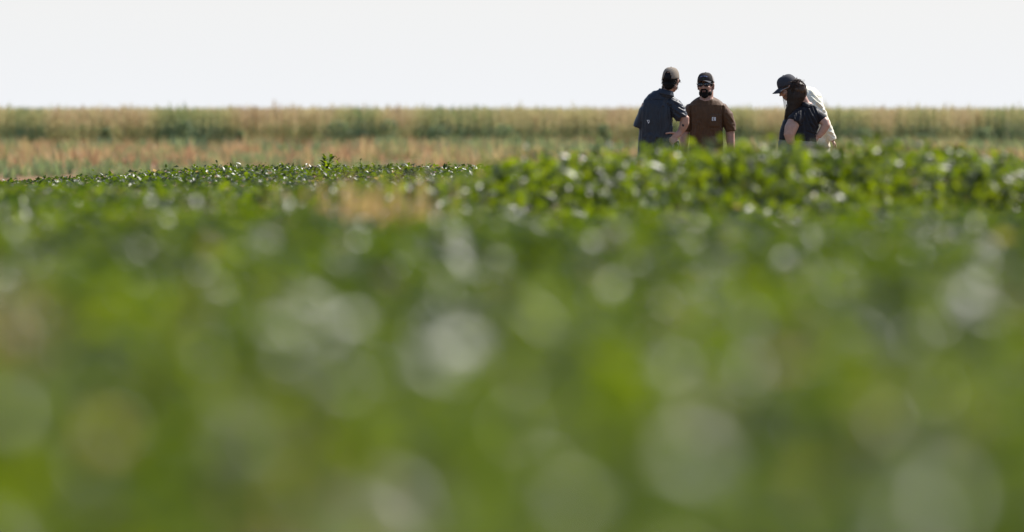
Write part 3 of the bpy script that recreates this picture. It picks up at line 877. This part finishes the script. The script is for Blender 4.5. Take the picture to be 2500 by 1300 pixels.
sweep(P, [(1605, 398, 0, 49, 31), (1604, 375, 0, 48, 30), (1602, 350, 0, 44, 28), (1601.5, 325, 0, 41, 27), (1601.5, 300, 0, 40, 27), (1602.5, 275, 0, 40, 26), (1606, 258, 0, 37, 24), (1611, 247, 0, 32, 20), (1617, 238, 0, 26, 17), (1623, 231, 1, 18, 15)], power=2.6, bm=bm)
sweep(P, [(1634, 249, 0, 16, 16), (1646, 258, -2, 18, 18), (1655, 270, -5, 18, 19), (1663, 286, -9, 16.5, 18), (1665, 290, -10, 15.5, 17)], bm=bm)
sweep(P, [(1588, 256, 0, 16, 18), (1574, 272, 0, 14, 18), (1565, 292, 3, 13, 17), (1557.5, 312, 4, 12.5, 16)], bm=bm)
shirt = remeshed('shirt', bm, .0065, M_NAVY, A, 2, folds(.0045, 16, 6, 3.1, P, shirt_cr))
# collar, standing and folded
def ringband(P, st, name, material, parent, th=.004):
    def fn(u, v):
        a = 2 * math.pi * u
        i = v * (len(st) - 1); k = min(int(i), len(st) - 2); t = i - k
        q = [st[k][j] * (1 - t) + st[k + 1][j] * t for j in range(5)]
        c = P(q[0], q[1], q[2])
        return (c.x + q[3] / S * math.cos(a), c.y + q[4] / S * math.sin(a), c.z + (q[3] / S * math.cos(a)) * st[0][5] + (q[4] / S * math.sin(a)) * (st[0][6] if len(st[0]) > 6 else 0))
    return grid_mesh(name, fn, 36, 3 * (len(st) - 1), material, parent, Matrix.Identity(4), th)
ringband(P, [(1623, 237, 0, 21, 18, -.22), (1625, 226, 1, 17, 16.5, -.22), (1626, 220, 1.5, 16, 15.5, -.22), (1625.5, 224, 1, 18, 17.5, -.22), (1623.5, 232, 0, 21.5, 19.5, -.22)], 'collar', M_NAVY, shirt)
# yoke seam, hem of the sleeve and the small pale badge
yz = surf_y(shirt, *(lambda q: (q.x, q.z))(P(1583, 297)))
bz = yz - .003
q = lambda x, y: Vector((P(x, y).x, bz, P(x, y).z))
bd = flat_patch('back_badge', [q(1578.5, 293.5), q(1588, 293.5), q(1583, 302.5)], M_WHITE, shirt, .004)
flat_patch('badge_mark', [q(1580.8, 294.9) - Vector((0, .0012, 0)), q(1585.6, 294.9) - Vector((0, .0012, 0)), q(1583.2, 299.2) - Vector((0, .0012, 0))], M_NAVY, bd, .001)
def seam(pts, parent, r=.9, material=M_NAVY, name='seam'):
    bm = bmesh.new(); out = []
    for a, b in zip(pts[:-1], pts[1:]):
        for t in np.linspace(0, 1, 6)[:-1]: out.append((a[0] + (b[0] - a[0]) * t, a[1] + (b[1] - a[1]) * t))
    out.append(pts[-1]); vs = []
    for x, y in out:
        c = P(x, y); vs.append(Vector((c.x, surf_y(parent, c.x, c.z) - .0005, c.z)))
    finger(bm, vs, r / S); me = bpy.data.meshes.new(name); bm.to_mesh(me); bm.free(); return link(name, me, material, parent)
seam([(1576, 246), (1600, 242), (1634, 243)], shirt)
seam([(1609, 243), (1608, 262), (1605, 300)], shirt, .7)
seam([(1650, 297), (1664, 290), (1677, 281)], shirt, .8)
trousers(P, A, [(1604, 350, 0, 36, 27), (1604, 372, 0, 41, 29), (1604, 405, 0, 42, 29), (1604, 425, 0, 36, 26)], 1604, 400, kn, ft, M_DENIM)
bm = bmesh.new(); sweep(P, [(1650, 344, 2, 8, 9), (1652, 356, 2, 8.5, 10), (1651, 374, 2, 6, 8)], bm=bm); remeshed('belt_pouch', bm, .006, M_LEATHER, A, 2)
bm = bmesh.new(); px_finger(P, bm, [(1654, 349, -8), (1656, 356, -8), (1653, 364, -9), (1656, 374, -8)], 1.3); me = bpy.data.meshes.new('key_strap'); bm.to_mesh(me); bm.free(); link('key_strap', me, M_TOOL, A)
shoes(P, A, ft, (.3, .95))
eyes(H1, A)
# hair: a close cap of hair on the back of the head plus short strands
bm = bmesh.new(); ellipsoid(bm, (0, .020, .022), (.081, .094, .092), H1); ellipsoid(bm, (0, .050, -.045), (.062, .056, .046), H1); ellipsoid(bm, (0, .058, -.075), (.046, .040, .030), H1)
hair = remeshed('hair', bm, .006, M_HAIRD, A, 2, folds(.003, 60, 30, 5))
cs = []
rs = random.Random(3)
for i in range(420):
    a = rs.uniform(-.25, math.pi + .25); z = rs.uniform(-.085, .035)
    p0 = H1 @ Vector((.078 * math.cos(a), .022 + .088 * math.sin(a) * (1 - .25 * max(0, -z) / .08), z))
    dv = H1.to_3x3() @ Vector((.6 * math.cos(a) + rs.gauss(0, .3), .6 * math.sin(a), -1.0))
    cs.append([p0, p0 + dv * .008 + Vector((rs.gauss(0, .002), 0, 0)), p0 + dv * .016 + Vector((rs.gauss(0, .004), 0, -.002))])
strands('hair_strands', cs, .0016, M_HAIRD, hair)
cap(H1, A, M_TAUPE, M_TAUPE, M_CHAR, True, z0=.020, tall=.118)
glasses(H1, A, M_CLEAR, M_FRAME, .026, .019, 'glasses')
# mark on the upper forearm
bm = bmesh.new(); c = P(1667.5, 306); ellipsoid(bm, (c.x, surf_y(body, c.x, c.z) + .001, c.z), (3.0 / S, .003, 3.6 / S)); me = bpy.data.meshes.new('arm_mark'); bm.to_mesh(me); bm.free(); link('arm_mark', me, M_INK, A)

# ================= person 2: facing the viewer, brown pocket T-shirt, beard
p2 = Person(1728, 118.9, 'bearded man facing the camera in brown pocket T-shirt, dark cap and black sunglasses')
P = p2.P; A = p2.root
H2 = head_matrix(P, 1726.5, 208, -2, -14, -3, -2, 1.0)
kn, ft = [(1708, 480, 0), (1748, 480, -3)], [(1702, 590, 2), (1756, 590, -2)]
bm = bmesh.new()
sweep(P, [(1727, 400, 0, 36, 26), (1727, 350, 0, 36, 26), (1728, 300, 0, 38, 27), (1728, 265, 0, 41, 24), (1728, 248, 0, 28, 17), (1728, 240, 0, 20, 15)], bm=bm)
sweep(P, [(1728, 258, 0, 23, 19), (1728, 246, 0, 19, 18), (1728, 238, 1, 17, 17), (1729, 222, 1, 16.5, 16), (1729, 206, 1, 14, 14)], bm=bm)
add_head(bm, H2)
sweep(P, [(1760, 267, 0, 11, 12), (1777, 287, -1, 12, 13), (1786, 318, -2, 11, 12), (1787, 340, -4, 11, 11.5), (1789, 362, -9, 9, 9.5), (1789, 384, -13, 6.5, 6.5)], bm=bm)
sweep(P, [(1696, 267, 0, 11, 12), (1681, 287, -1, 12, 13), (1675, 318, -2, 11, 12), (1674, 340, -4, 11.5, 11.5), (1673, 362, -9, 9, 9.5), (1674, 384, -13, 6.5, 6.5)], bm=bm)
hand(P, bm, P(1789, 384, -13), (0, -.15, -1), (-1, .1, 0), .35, thumb=1)
hand(P, bm, P(1674, 384, -13), (0, -.15, -1), (1, .1, 0), .35, thumb=-1)
legs_body(P, bm, 1728, 395, kn, ft)
body = remeshed('body', bm, .0055, M_SKIN, A, 2)
crs = [(1700, 262, 1704, 300, -.004, 3), (1750, 262, 1746, 280, -.003, 3), (1768, 262, 1768, 322, -.010, 2.4), (1689, 262, 1690, 318, -.010, 2.4),
       (1708, 300, 1698, 352, .006, 3.5), (1718, 318, 1712, 356, -.005, 3), (1760, 300, 1752, 350, .006, 3.5), (1742, 322, 1745, 356, -.006, 3.5),
       (1693, 300, 1712, 306, -.004, 2), (1776, 280, 1792, 300, -.005, 2.5), (1780, 300, 1794, 312, .004, 2.5), (1722, 340, 1732, 372, .005, 3)]
bm = bmesh.new()
sweep(P, [(1728, 388, 0, 43, 31), (1728, 350, 0, 41.5, 31), (1728, 320, 0, 41, 31), (1728, 290, 0, 42, 31), (1728, 270, 0, 46, 28), (1728, 260, 0, 46, 25), (1728, 253, 2, 39, 21), (1728, 246, 6, 30, 16), (1728, 240, 9, 22, 11), (1728, 236.5, 10, 17, 9)], power=2.6, bm=bm)
sweep(P, [(1752, 262, 0, 13, 17), (1765, 267, 0, 16, 19), (1778, 284, -1, 16.5, 20), (1785, 305, -2, 14.5, 18), (1788, 322, -3, 13, 16)], bm=bm)
sweep(P, [(1704, 262, 0, 13, 17), (1691, 267, 0, 16, 19), (1680, 284, -1, 15.5, 20), (1676, 305, -2, 14, 18), (1674, 321, -3, 13, 16)], bm=bm)
shirt = remeshed('shirt', bm, .0065, M_BROWN, A, 2, folds(.0045, 11, 7, 8.7, P, crs))
ringband(P, [(1728, 245, 0, 21.5, 19.5, 0.03, .42), (1728, 241.5, 0, 19.5, 18.5, 0.03, .42), (1728, 243.5, 0, 23, 20.5, .03, .42)], 'neckband', M_BROWN, shirt, .003)
def sy(x, y): c = P(x, y); return surf_y(shirt, c.x, c.z)
# chest pocket with its sewn label
def q2(x, y, o): c = P(x, y); return Vector((c.x, sy(x, y) - o, c.z))
bm = bmesh.new(); gx = np.linspace(1735, 1763, 8); gy = np.linspace(279, 312, 8)
g = [[bm.verts.new(q2(a, b, .0012)) for b in gy] for a in gx]
for i in range(7):
    for j in range(7): bm.faces.new((g[i][j], g[i + 1][j], g[i + 1][j + 1], g[i][j + 1])).smooth = True
me = bpy.data.meshes.new('chest_pocket'); bm.to_mesh(me); bm.free(); pk = link('chest_pocket', me, M_BROWN, shirt)
so = pk.modifiers.new('thickness', 'SOLIDIFY'); so.thickness = .0015; so.offset = 0
yb = min(sy(1741, 287), sy(1750, 295), sy(1750, 287), sy(1741, 295)) - .006
q = lambda x, y, o=0: Vector((P(x, y).x, yb - o, P(x, y).z))
lb = flat_patch('pocket_label', [q(1741.3, 286.6), q(1750.7, 286.6), q(1750.7, 295.6), q(1741.3, 295.6)], M_WHITE, shirt, .003)
# curled mark on the label
arc = lambda r0, r1, a0, a1, cx, cy, n=9: [q(cx + r1 * math.cos(R(a0 + (a1 - a0) * k / n)), cy + r1 * math.sin(R(a0 + (a1 - a0) * k / n)), .0012) for k in range(n + 1)] + \
    [q(cx + r0 * math.cos(R(a1 + (a0 - a1) * k / n)), cy + r0 * math.sin(R(a1 + (a0 - a1) * k / n)), .0012) for k in range(n + 1)]
flat_patch('label_mark', arc(1.3, 2.7, 60, 330, 1746, 290.4), M_BROWN, lb, .001)
flat_patch('label_mark', [q(1743.2, 293.6, .0012), q(1748.8, 293.6, .0012), q(1748.8, 294.5, .0012), q(1743.2, 294.5, .0012)], M_BROWN, lb, .001)
trousers(P, A, [(1728, 350, 0, 38, 29), (1728, 375, 0, 40, 30), (1728, 405, 0, 41, 30), (1728, 425, 0, 36, 27)], 1728, 400, kn, ft, M_DENIM)
shoes(P, A, ft, (-.1, -.99))
eyes(H2, A)
bm = bmesh.new()
ellipsoid(bm, (0, -.052, -.101), (.043, .048, .033), H2); ellipsoid(bm, (0, -.070, -.112), (.032, .032, .028), H2)
for s in (1, -1):
    ellipsoid(bm, (s * .047, -.022, -.086), (.022, .042, .030), H2); ellipsoid(bm, (s * .062, .004, -.045), (.011, .016, .036), H2)
    ellipsoid(bm, (s * .014, -.100, -.051), (.018, .012, .008), H2); ellipsoid(bm, (s * .027, -.088, -.070), (.009, .014, .022), H2)
ellipsoid(bm, (0, -.078, -.090), (.034, .026, .020), H2)
for s in (1, -1): ellipsoid(bm, (s * .030, -.080, -.072), (.012, .018, .024), H2)
beard = remeshed('beard', bm, .0045, M_BEARD, A, 1, folds(.0015, 120, 120, 2))
bm = bmesh.new(); ellipsoid(bm, (0, -.1035, -.066), (.0175, .008, .0055), H2); ellipsoid(bm, (0, -.103, -.075), (.015, .008, .005), H2)
remeshed('lips', bm, .003, mat('lip', (0.16, 0.07, 0.06), .6, .2), A, 2)
bm = bmesh.new(); ellipsoid(bm, (0, .018, .026), (.080, .094, .088), H2); ellipsoid(bm, (0, .050, -.040), (.064, .056, .046), H2); remeshed('hair', bm, .006, M_HAIRD, A, 2)
c2 = cap(H2, A, M_CHAR, M_LMESH, M_GREYCAP, False, z0=.030, tall=.100, slope=.004)
glasses(H2, A, M_LENS, M_FRAME, .032, .021)
# arched pale blue stitching and a little green mark on the cap front
def cap_pt(x, z, off=.0055):
    ph = math.asin(min(.99, (z - .030) / .100)); k = math.cos(ph) ** .62 * 1.012
    yy = .008 - .106 * k * math.sqrt(max(0, 1 - (x / (.086 * k)) ** 2)) - off
    return H2 @ Vector((x, yy, z))
def stitch(pts, r, material, name='cap_lettering'):
    bm = bmesh.new(); finger(bm, [cap_pt(*p) for p in pts], r); me = bpy.data.meshes.new(name); bm.to_mesh(me); bm.free(); link(name, me, material, c2)
for i in range(9):
    x = -.036 + .009 * i; z = .082 + .010 * (1 - (x / .04) ** 2) - .006
    stitch([(x - .0022, z), (x - .0018, z + .009)], .0012, M_BLUE)
    stitch([(x - .0020, z + (.009 if i % 2 else .0045)), (x + .0028, z + (.008 if i % 3 else .004))], .0012, M_BLUE)
    if i % 2: stitch([(x + .0025, z), (x + .0025, z + .008)], .0011, M_BLUE)
stitch([(-.004, .058), (.004, .064), (.010, .060), (.004, .056)], .0022, M_GREEN, 'cap_mark')

# ================= person 3: woman from behind, long brown hair, black polo
p3 = Person(1950, 118.1, 'woman with long brown hair leaning left in black polo shirt, hands on hips')
P = p3.P; A = p3.root
H3 = head_matrix(P, 1949, 226, -2, -150, 12, 10, .97)
kn, ft = [(1928, 480, -3), (1968, 480, 4)], [(1930, 590, 0), (1972, 590, 4)]
bm = bmesh.new()
sweep(P, [(1948, 400, 0, 40, 27), (1948, 355, 0, 42, 27), (1952, 325, 0, 37, 25), (1960, 298, 0, 36, 24), (1968, 276, 0, 34, 21), (1970, 262, 0, 22, 16), (1967, 254, 0, 14, 13)], bm=bm)
sweep(P, [(1970, 266, 0, 14, 14), (1965, 251, -1, 11.5, 12), (1957, 236, -2, 11.5, 12), (1951, 226, -2, 12, 12)], bm=bm)
add_head(bm, H3)
sweep(P, [(1954, 278, -8, 15, 16), (1940, 296, -18, 16.5, 16), (1931, 314, -25, 16.5, 16), (1927, 330, -28, 14, 14), (1930, 344, -27, 11, 11), (1940, 352, -24, 8.5, 8), (1950, 356, -22, 7, 6)], bm=bm)
hand(P, bm, P(1950, 356, -22), (.9, .1, -.3), (0, 1, 0), .6, .92)
sweep(P, [(1992, 278, 0, 12, 13), (2005, 290, -3, 11.5, 12), (2015, 300, -6, 11.5, 12), (2017, 306, -7, 11, 12), (2012, 315, -8, 10, 10), (2005, 325, -8, 8.5, 8), (1998, 334, -9, 7, 6)], bm=bm)
hand(P, bm, P(1998, 334, -9), (-.8, -.1, -.5), (0, 1, 0), .6, .92)
legs_body(P, bm, 1948, 395, kn, ft, .95)
body = remeshed('body', bm, .0065, M_SKIN2, A, 2)
crs = [(1975, 268, 1998, 312, .009, 3), (1966, 275, 1985, 320, -.006, 2.4), (1958, 290, 1962, 330, .005, 3), (1987, 262, 2000, 296, -.008, 2.2), (1978, 300, 2000, 320, .006, 2.6),
       (1954, 272, 1950, 296, .006, 2.2), (1946, 272, 1944, 292, -.005, 2), (1960, 270, 1957, 300, -.008, 2.2), (1936, 278, 1940, 296, .005, 2), (1970, 322, 1995, 330, -.006, 2.2)]
bm = bmesh.new()
sweep(P, [(1948, 344, 0, 47, 31), (1949, 330, 0, 46, 30), (1953, 312, 0, 44, 28), (1960, 295, 0, 42, 26), (1966, 280, 0, 38, 24), (1970, 270, 0, 32, 20), (1971, 262, 0, 24, 17), (1970, 256, 0, 15, 14)], power=2.5, bm=bm)
sweep(P, [(1964, 274, -3, 17, 18), (1952, 283, -12, 18, 18), (1942, 294, -19, 18.5, 19), (1938, 300, -22, 18, 18.5)], bm=bm)
sweep(P, [(1984, 276, 0, 16, 17), (1996, 282, -2, 15.5, 16), (2006, 291, -4, 13.5, 14), (2009, 294, -5, 12.5, 13)], bm=bm)
shirt = remeshed('shirt', bm, .0065, M_BLACK, A, 2, folds(.0045, 13, 11, 4.4, P, crs))
ringband(P, [(1970, 262, 0, 17, 16, -.3), (1968, 254, 0, 14, 14, -.3), (1967.5, 251, 0, 13.5, 13.5, -.3), (1968.5, 255, 0, 16.5, 16, -.3), (1970.5, 262, 0, 19, 18, -.3)], 'collar', M_BLACK, shirt, .003)
trousers(P, A, [(1950, 332, 0, 42, 28), (1949, 350, 0, 48, 31), (1948, 380, 0, 50, 32), (1948, 410, 0, 49, 31), (1948, 430, 0, 42, 28)], 1948, 405, kn, ft, M_KHAKI, r=1.1, amp=.006)
shoes(P, A, ft, (-.5, .86))
eyes(H3, A)
bm = bmesh.new()
ellipsoid(bm, (0, .014, .026), (.082, .098, .092), H3)
sweep(P, [(1948, 222, 1, 23, 22), (1946, 240, 0, 21, 20), (1940, 256, -1, 16, 18), (1934, 272, -4, 14, 15), (1927, 286, -6, 9, 10), (1921, 298, -7, 4, 5)], bm=bm)
hair = remeshed('hair', bm, .006, M_HAIRB, A, 2, folds(.004, 55, 14, 6))
cs = []; rs = random.Random(9)
for i in range(900):
    # from the crown down over the back and the left shoulder
    a = rs.uniform(0, 6.283); e_ = rs.uniform(.1, 1.45)
    p0 = H3 @ Vector((.089 * math.cos(a) * math.cos(e_), .014 + .107 * math.sin(a) * math.cos(e_), .030 + .101 * math.sin(e_)))
    fx = (p0.x - P(1949, 0).x) * S / 23; u = max(-1, min(1, fx + rs.gauss(0, .15))); w = rs.choice((-1, -1, 1)) * math.sqrt(max(0, 1 - u * u)) * rs.uniform(.9, 1.1)
    pts = [p0]
    for (cx, cy, dy, aa, bb) in [(1948, 226, 0, 24, 23), (1946, 242, 0, 22.5, 21), (1940, 257, -1, 17, 19), (1934, 273, -4, 15, 16), (1926, 288, -6, 10, 11), (1920, 301, -7, 5, 6)][:rs.choice((4, 5, 6, 6))]:
        c = P(cx + aa * u + rs.gauss(0, .8), cy + rs.gauss(0, 1.5), dy + bb * w)
        if c.z < pts[-1].z: pts.append(c)
    if len(pts) > 2: cs.append(pts)
for i in range(50):   # loose curled wisps over the crown, and flyaways on the left
    a = rs.uniform(-.6, 3.6); p0 = H3 @ Vector((.088 * math.cos(a) * .5, .02 + .08 * math.sin(a) * .5, .118))
    cs.append([p0, p0 + Vector((rs.gauss(0, .015), 0, rs.uniform(.004, .014))), p0 + Vector((rs.gauss(.01, .03), 0, rs.uniform(-.01, .01))), p0 + Vector((rs.gauss(.02, .04), 0, rs.uniform(-.03, -.01)))])
for i in range(14):
    p0 = P(1926 + rs.gauss(0, 3), 216 + rs.uniform(-4, 20), -3); dx = -rs.uniform(2, 12)
    cs.append([p0, p0 + Vector((dx / S, 0, -12 / S)), p0 + Vector((dx * .7 / S, 0, -30 / S)), p0 + Vector((dx * .2 / S, 0, -48 / S))])
strands('hair_strands', cs, .0017, M_HAIRB, hair)

# ================= person 4: man bending forward behind the woman, cream shirt
p4 = Person(1990, 118.75, 'man in cream long-sleeved shirt and slate cap bending forward behind the woman')
P = p4.P; A = p4.root
H4 = head_matrix(P, 1929, 214, 0, -86, 27, 0, 1.0)
kn, ft = [(1978, 480, -6), (2008, 480, 8)], [(1984, 590, -4), (2012, 590, 8)]
bm = bmesh.new()
sweep(P, [(1998, 400, 0, 28, 30), (1999, 350, 0, 27, 28), (1995, 300, 0, 27, 28), (1986, 262, 0, 28, 30), (1972, 238, 0, 22, 24), (1960, 228, 0, 14, 15)], bm=bm)
sweep(P, [(1966, 236, 0, 15, 15), (1954, 226, 0, 13.5, 14), (1942, 217, 0, 13, 14), (1932, 212, 0, 13, 13)], bm=bm)
add_head(bm, H4)
sweep(P, [(1990, 252, -20, 13, 13), (2006, 285, -25, 11.5, 12), (2018, 308, -26, 10, 10.5), (2030, 330, -24, 8.5, 8.5), (2037, 344, -22, 6.5, 6)], bm=bm)
hand(P, bm, P(2036, 343, -22), (.45, -.1, -.9), (-.9, -.2, -.4), .75, 1.0)
sweep(P, [(1978, 250, 22, 13, 13), (1968, 290, 30, 11.5, 12), (1958, 322, 26, 9.5, 9.5), (1950, 345, 14, 6.5, 6)], bm=bm)
hand(P, bm, P(1950, 345, 14), (-.5, -.4, -.8), (0, -1, .2), .6)
legs_body(P, bm, 1998, 395, kn, ft)
body = remeshed('body', bm, .0065, M_SKIN, A, 2)
crs = [(1985, 232, 2006, 250, -.009, 2.2), (1990, 244, 2012, 262, .009, 2.4), (1998, 256, 2016, 276, -.010, 2.4), (2004, 272, 2024, 300, .008, 2.6), (1996, 270, 2012, 300, -.008, 2.4), (2014, 296, 2030, 318, -.008, 2.2),
       (2022, 316, 2036, 326, .008, 2.2), (1980, 250, 1990, 300, -.006, 3), (1990, 300, 1998, 345, .006, 3), (2026, 326, 2040, 336, -.008, 1.8)]
bm = bmesh.new()
sweep(P, [(1999, 362, 0, 33, 33), (1998, 340, 0, 31, 32), (1996, 315, 0, 30, 32), (1991, 285, 0, 30, 33), (1985, 262, 0, 31, 35), (1980, 246, 0, 33, 34), (1972, 234, 0, 28, 29), (1963, 226, 0, 20, 21), (1957, 220, 0, 14, 15)], power=2.4, bm=bm)
sweep(P, [(1984, 244, -16, 17, 17), (1996, 258, -22, 17, 17), (2006, 280, -25, 16, 16), (2017, 303, -26, 14.5, 14), (2028, 324, -25, 11.5, 11.5), (2037, 343, -23, 9.5, 9)], bm=bm)
sweep(P, [(1976, 246, 16, 16, 17), (1970, 270, 26, 15, 16), (1964, 300, 30, 13, 14), (1955, 330, 24, 10, 10), (1951, 342, 17, 9, 9)], bm=bm)
shirt = remeshed('shirt', bm, .0065, M_CREAM, A, 2, folds(.006, 15, 15, 9.9, P, crs))
ringband(P, [(1962, 234, 0, 19, 18, -.5), (1957, 226, 0, 15.5, 15, -.5), (1955, 223, 0, 15, 15, -.5), (1958, 227, 0, 18, 18, -.5), (1963, 233, 0, 21, 20, -.5)], 'collar', M_CREAM, shirt, .003)
trousers(P, A, [(1999, 350, 0, 30, 30), (1999, 372, 0, 33, 33), (1998, 405, 0, 34, 33), (1998, 425, 0, 30, 30)], 1996, 402, kn, ft, M_STONE, r=.95)
shoes(P, A, ft, (-.98, 0))
eyes(H4, A)
bm = bmesh.new(); ellipsoid(bm, (0, .022, .018), (.083, .096, .086), H4); ellipsoid(bm, (0, .066, -.020), (.062, .050, .052), H4)
hair = remeshed('hair', bm, .006, M_HAIRB, A, 1, folds(.007, 45, 45, 6))
cs = []
for i in range(260):
    a = rs.uniform(.4, math.pi - .4); z = rs.uniform(-.07, .05)
    p0 = H4 @ Vector((.082 * math.cos(a), .030 + .090 * math.sin(a), z)); pts = [p0]; dv = Vector((.7, rs.gauss(0, .4), .4)).normalized()
    for k in range(4):
        dv = (dv + Vector((rs.gauss(0, .7), rs.gauss(0, .7), rs.gauss(-.1, .7)))).normalized(); pts.append(pts[-1] + dv * .009)
    cs.append(pts)
strands('hair_strands', cs, .0018, M_HAIRB, hair)
cap(H4, A, M_GREYCAP, M_GREYCAP, M_GREYCAP, False, z0=.026, tall=.108)
glasses(H4, A, M_LENS, M_TOOL, .026, .017)
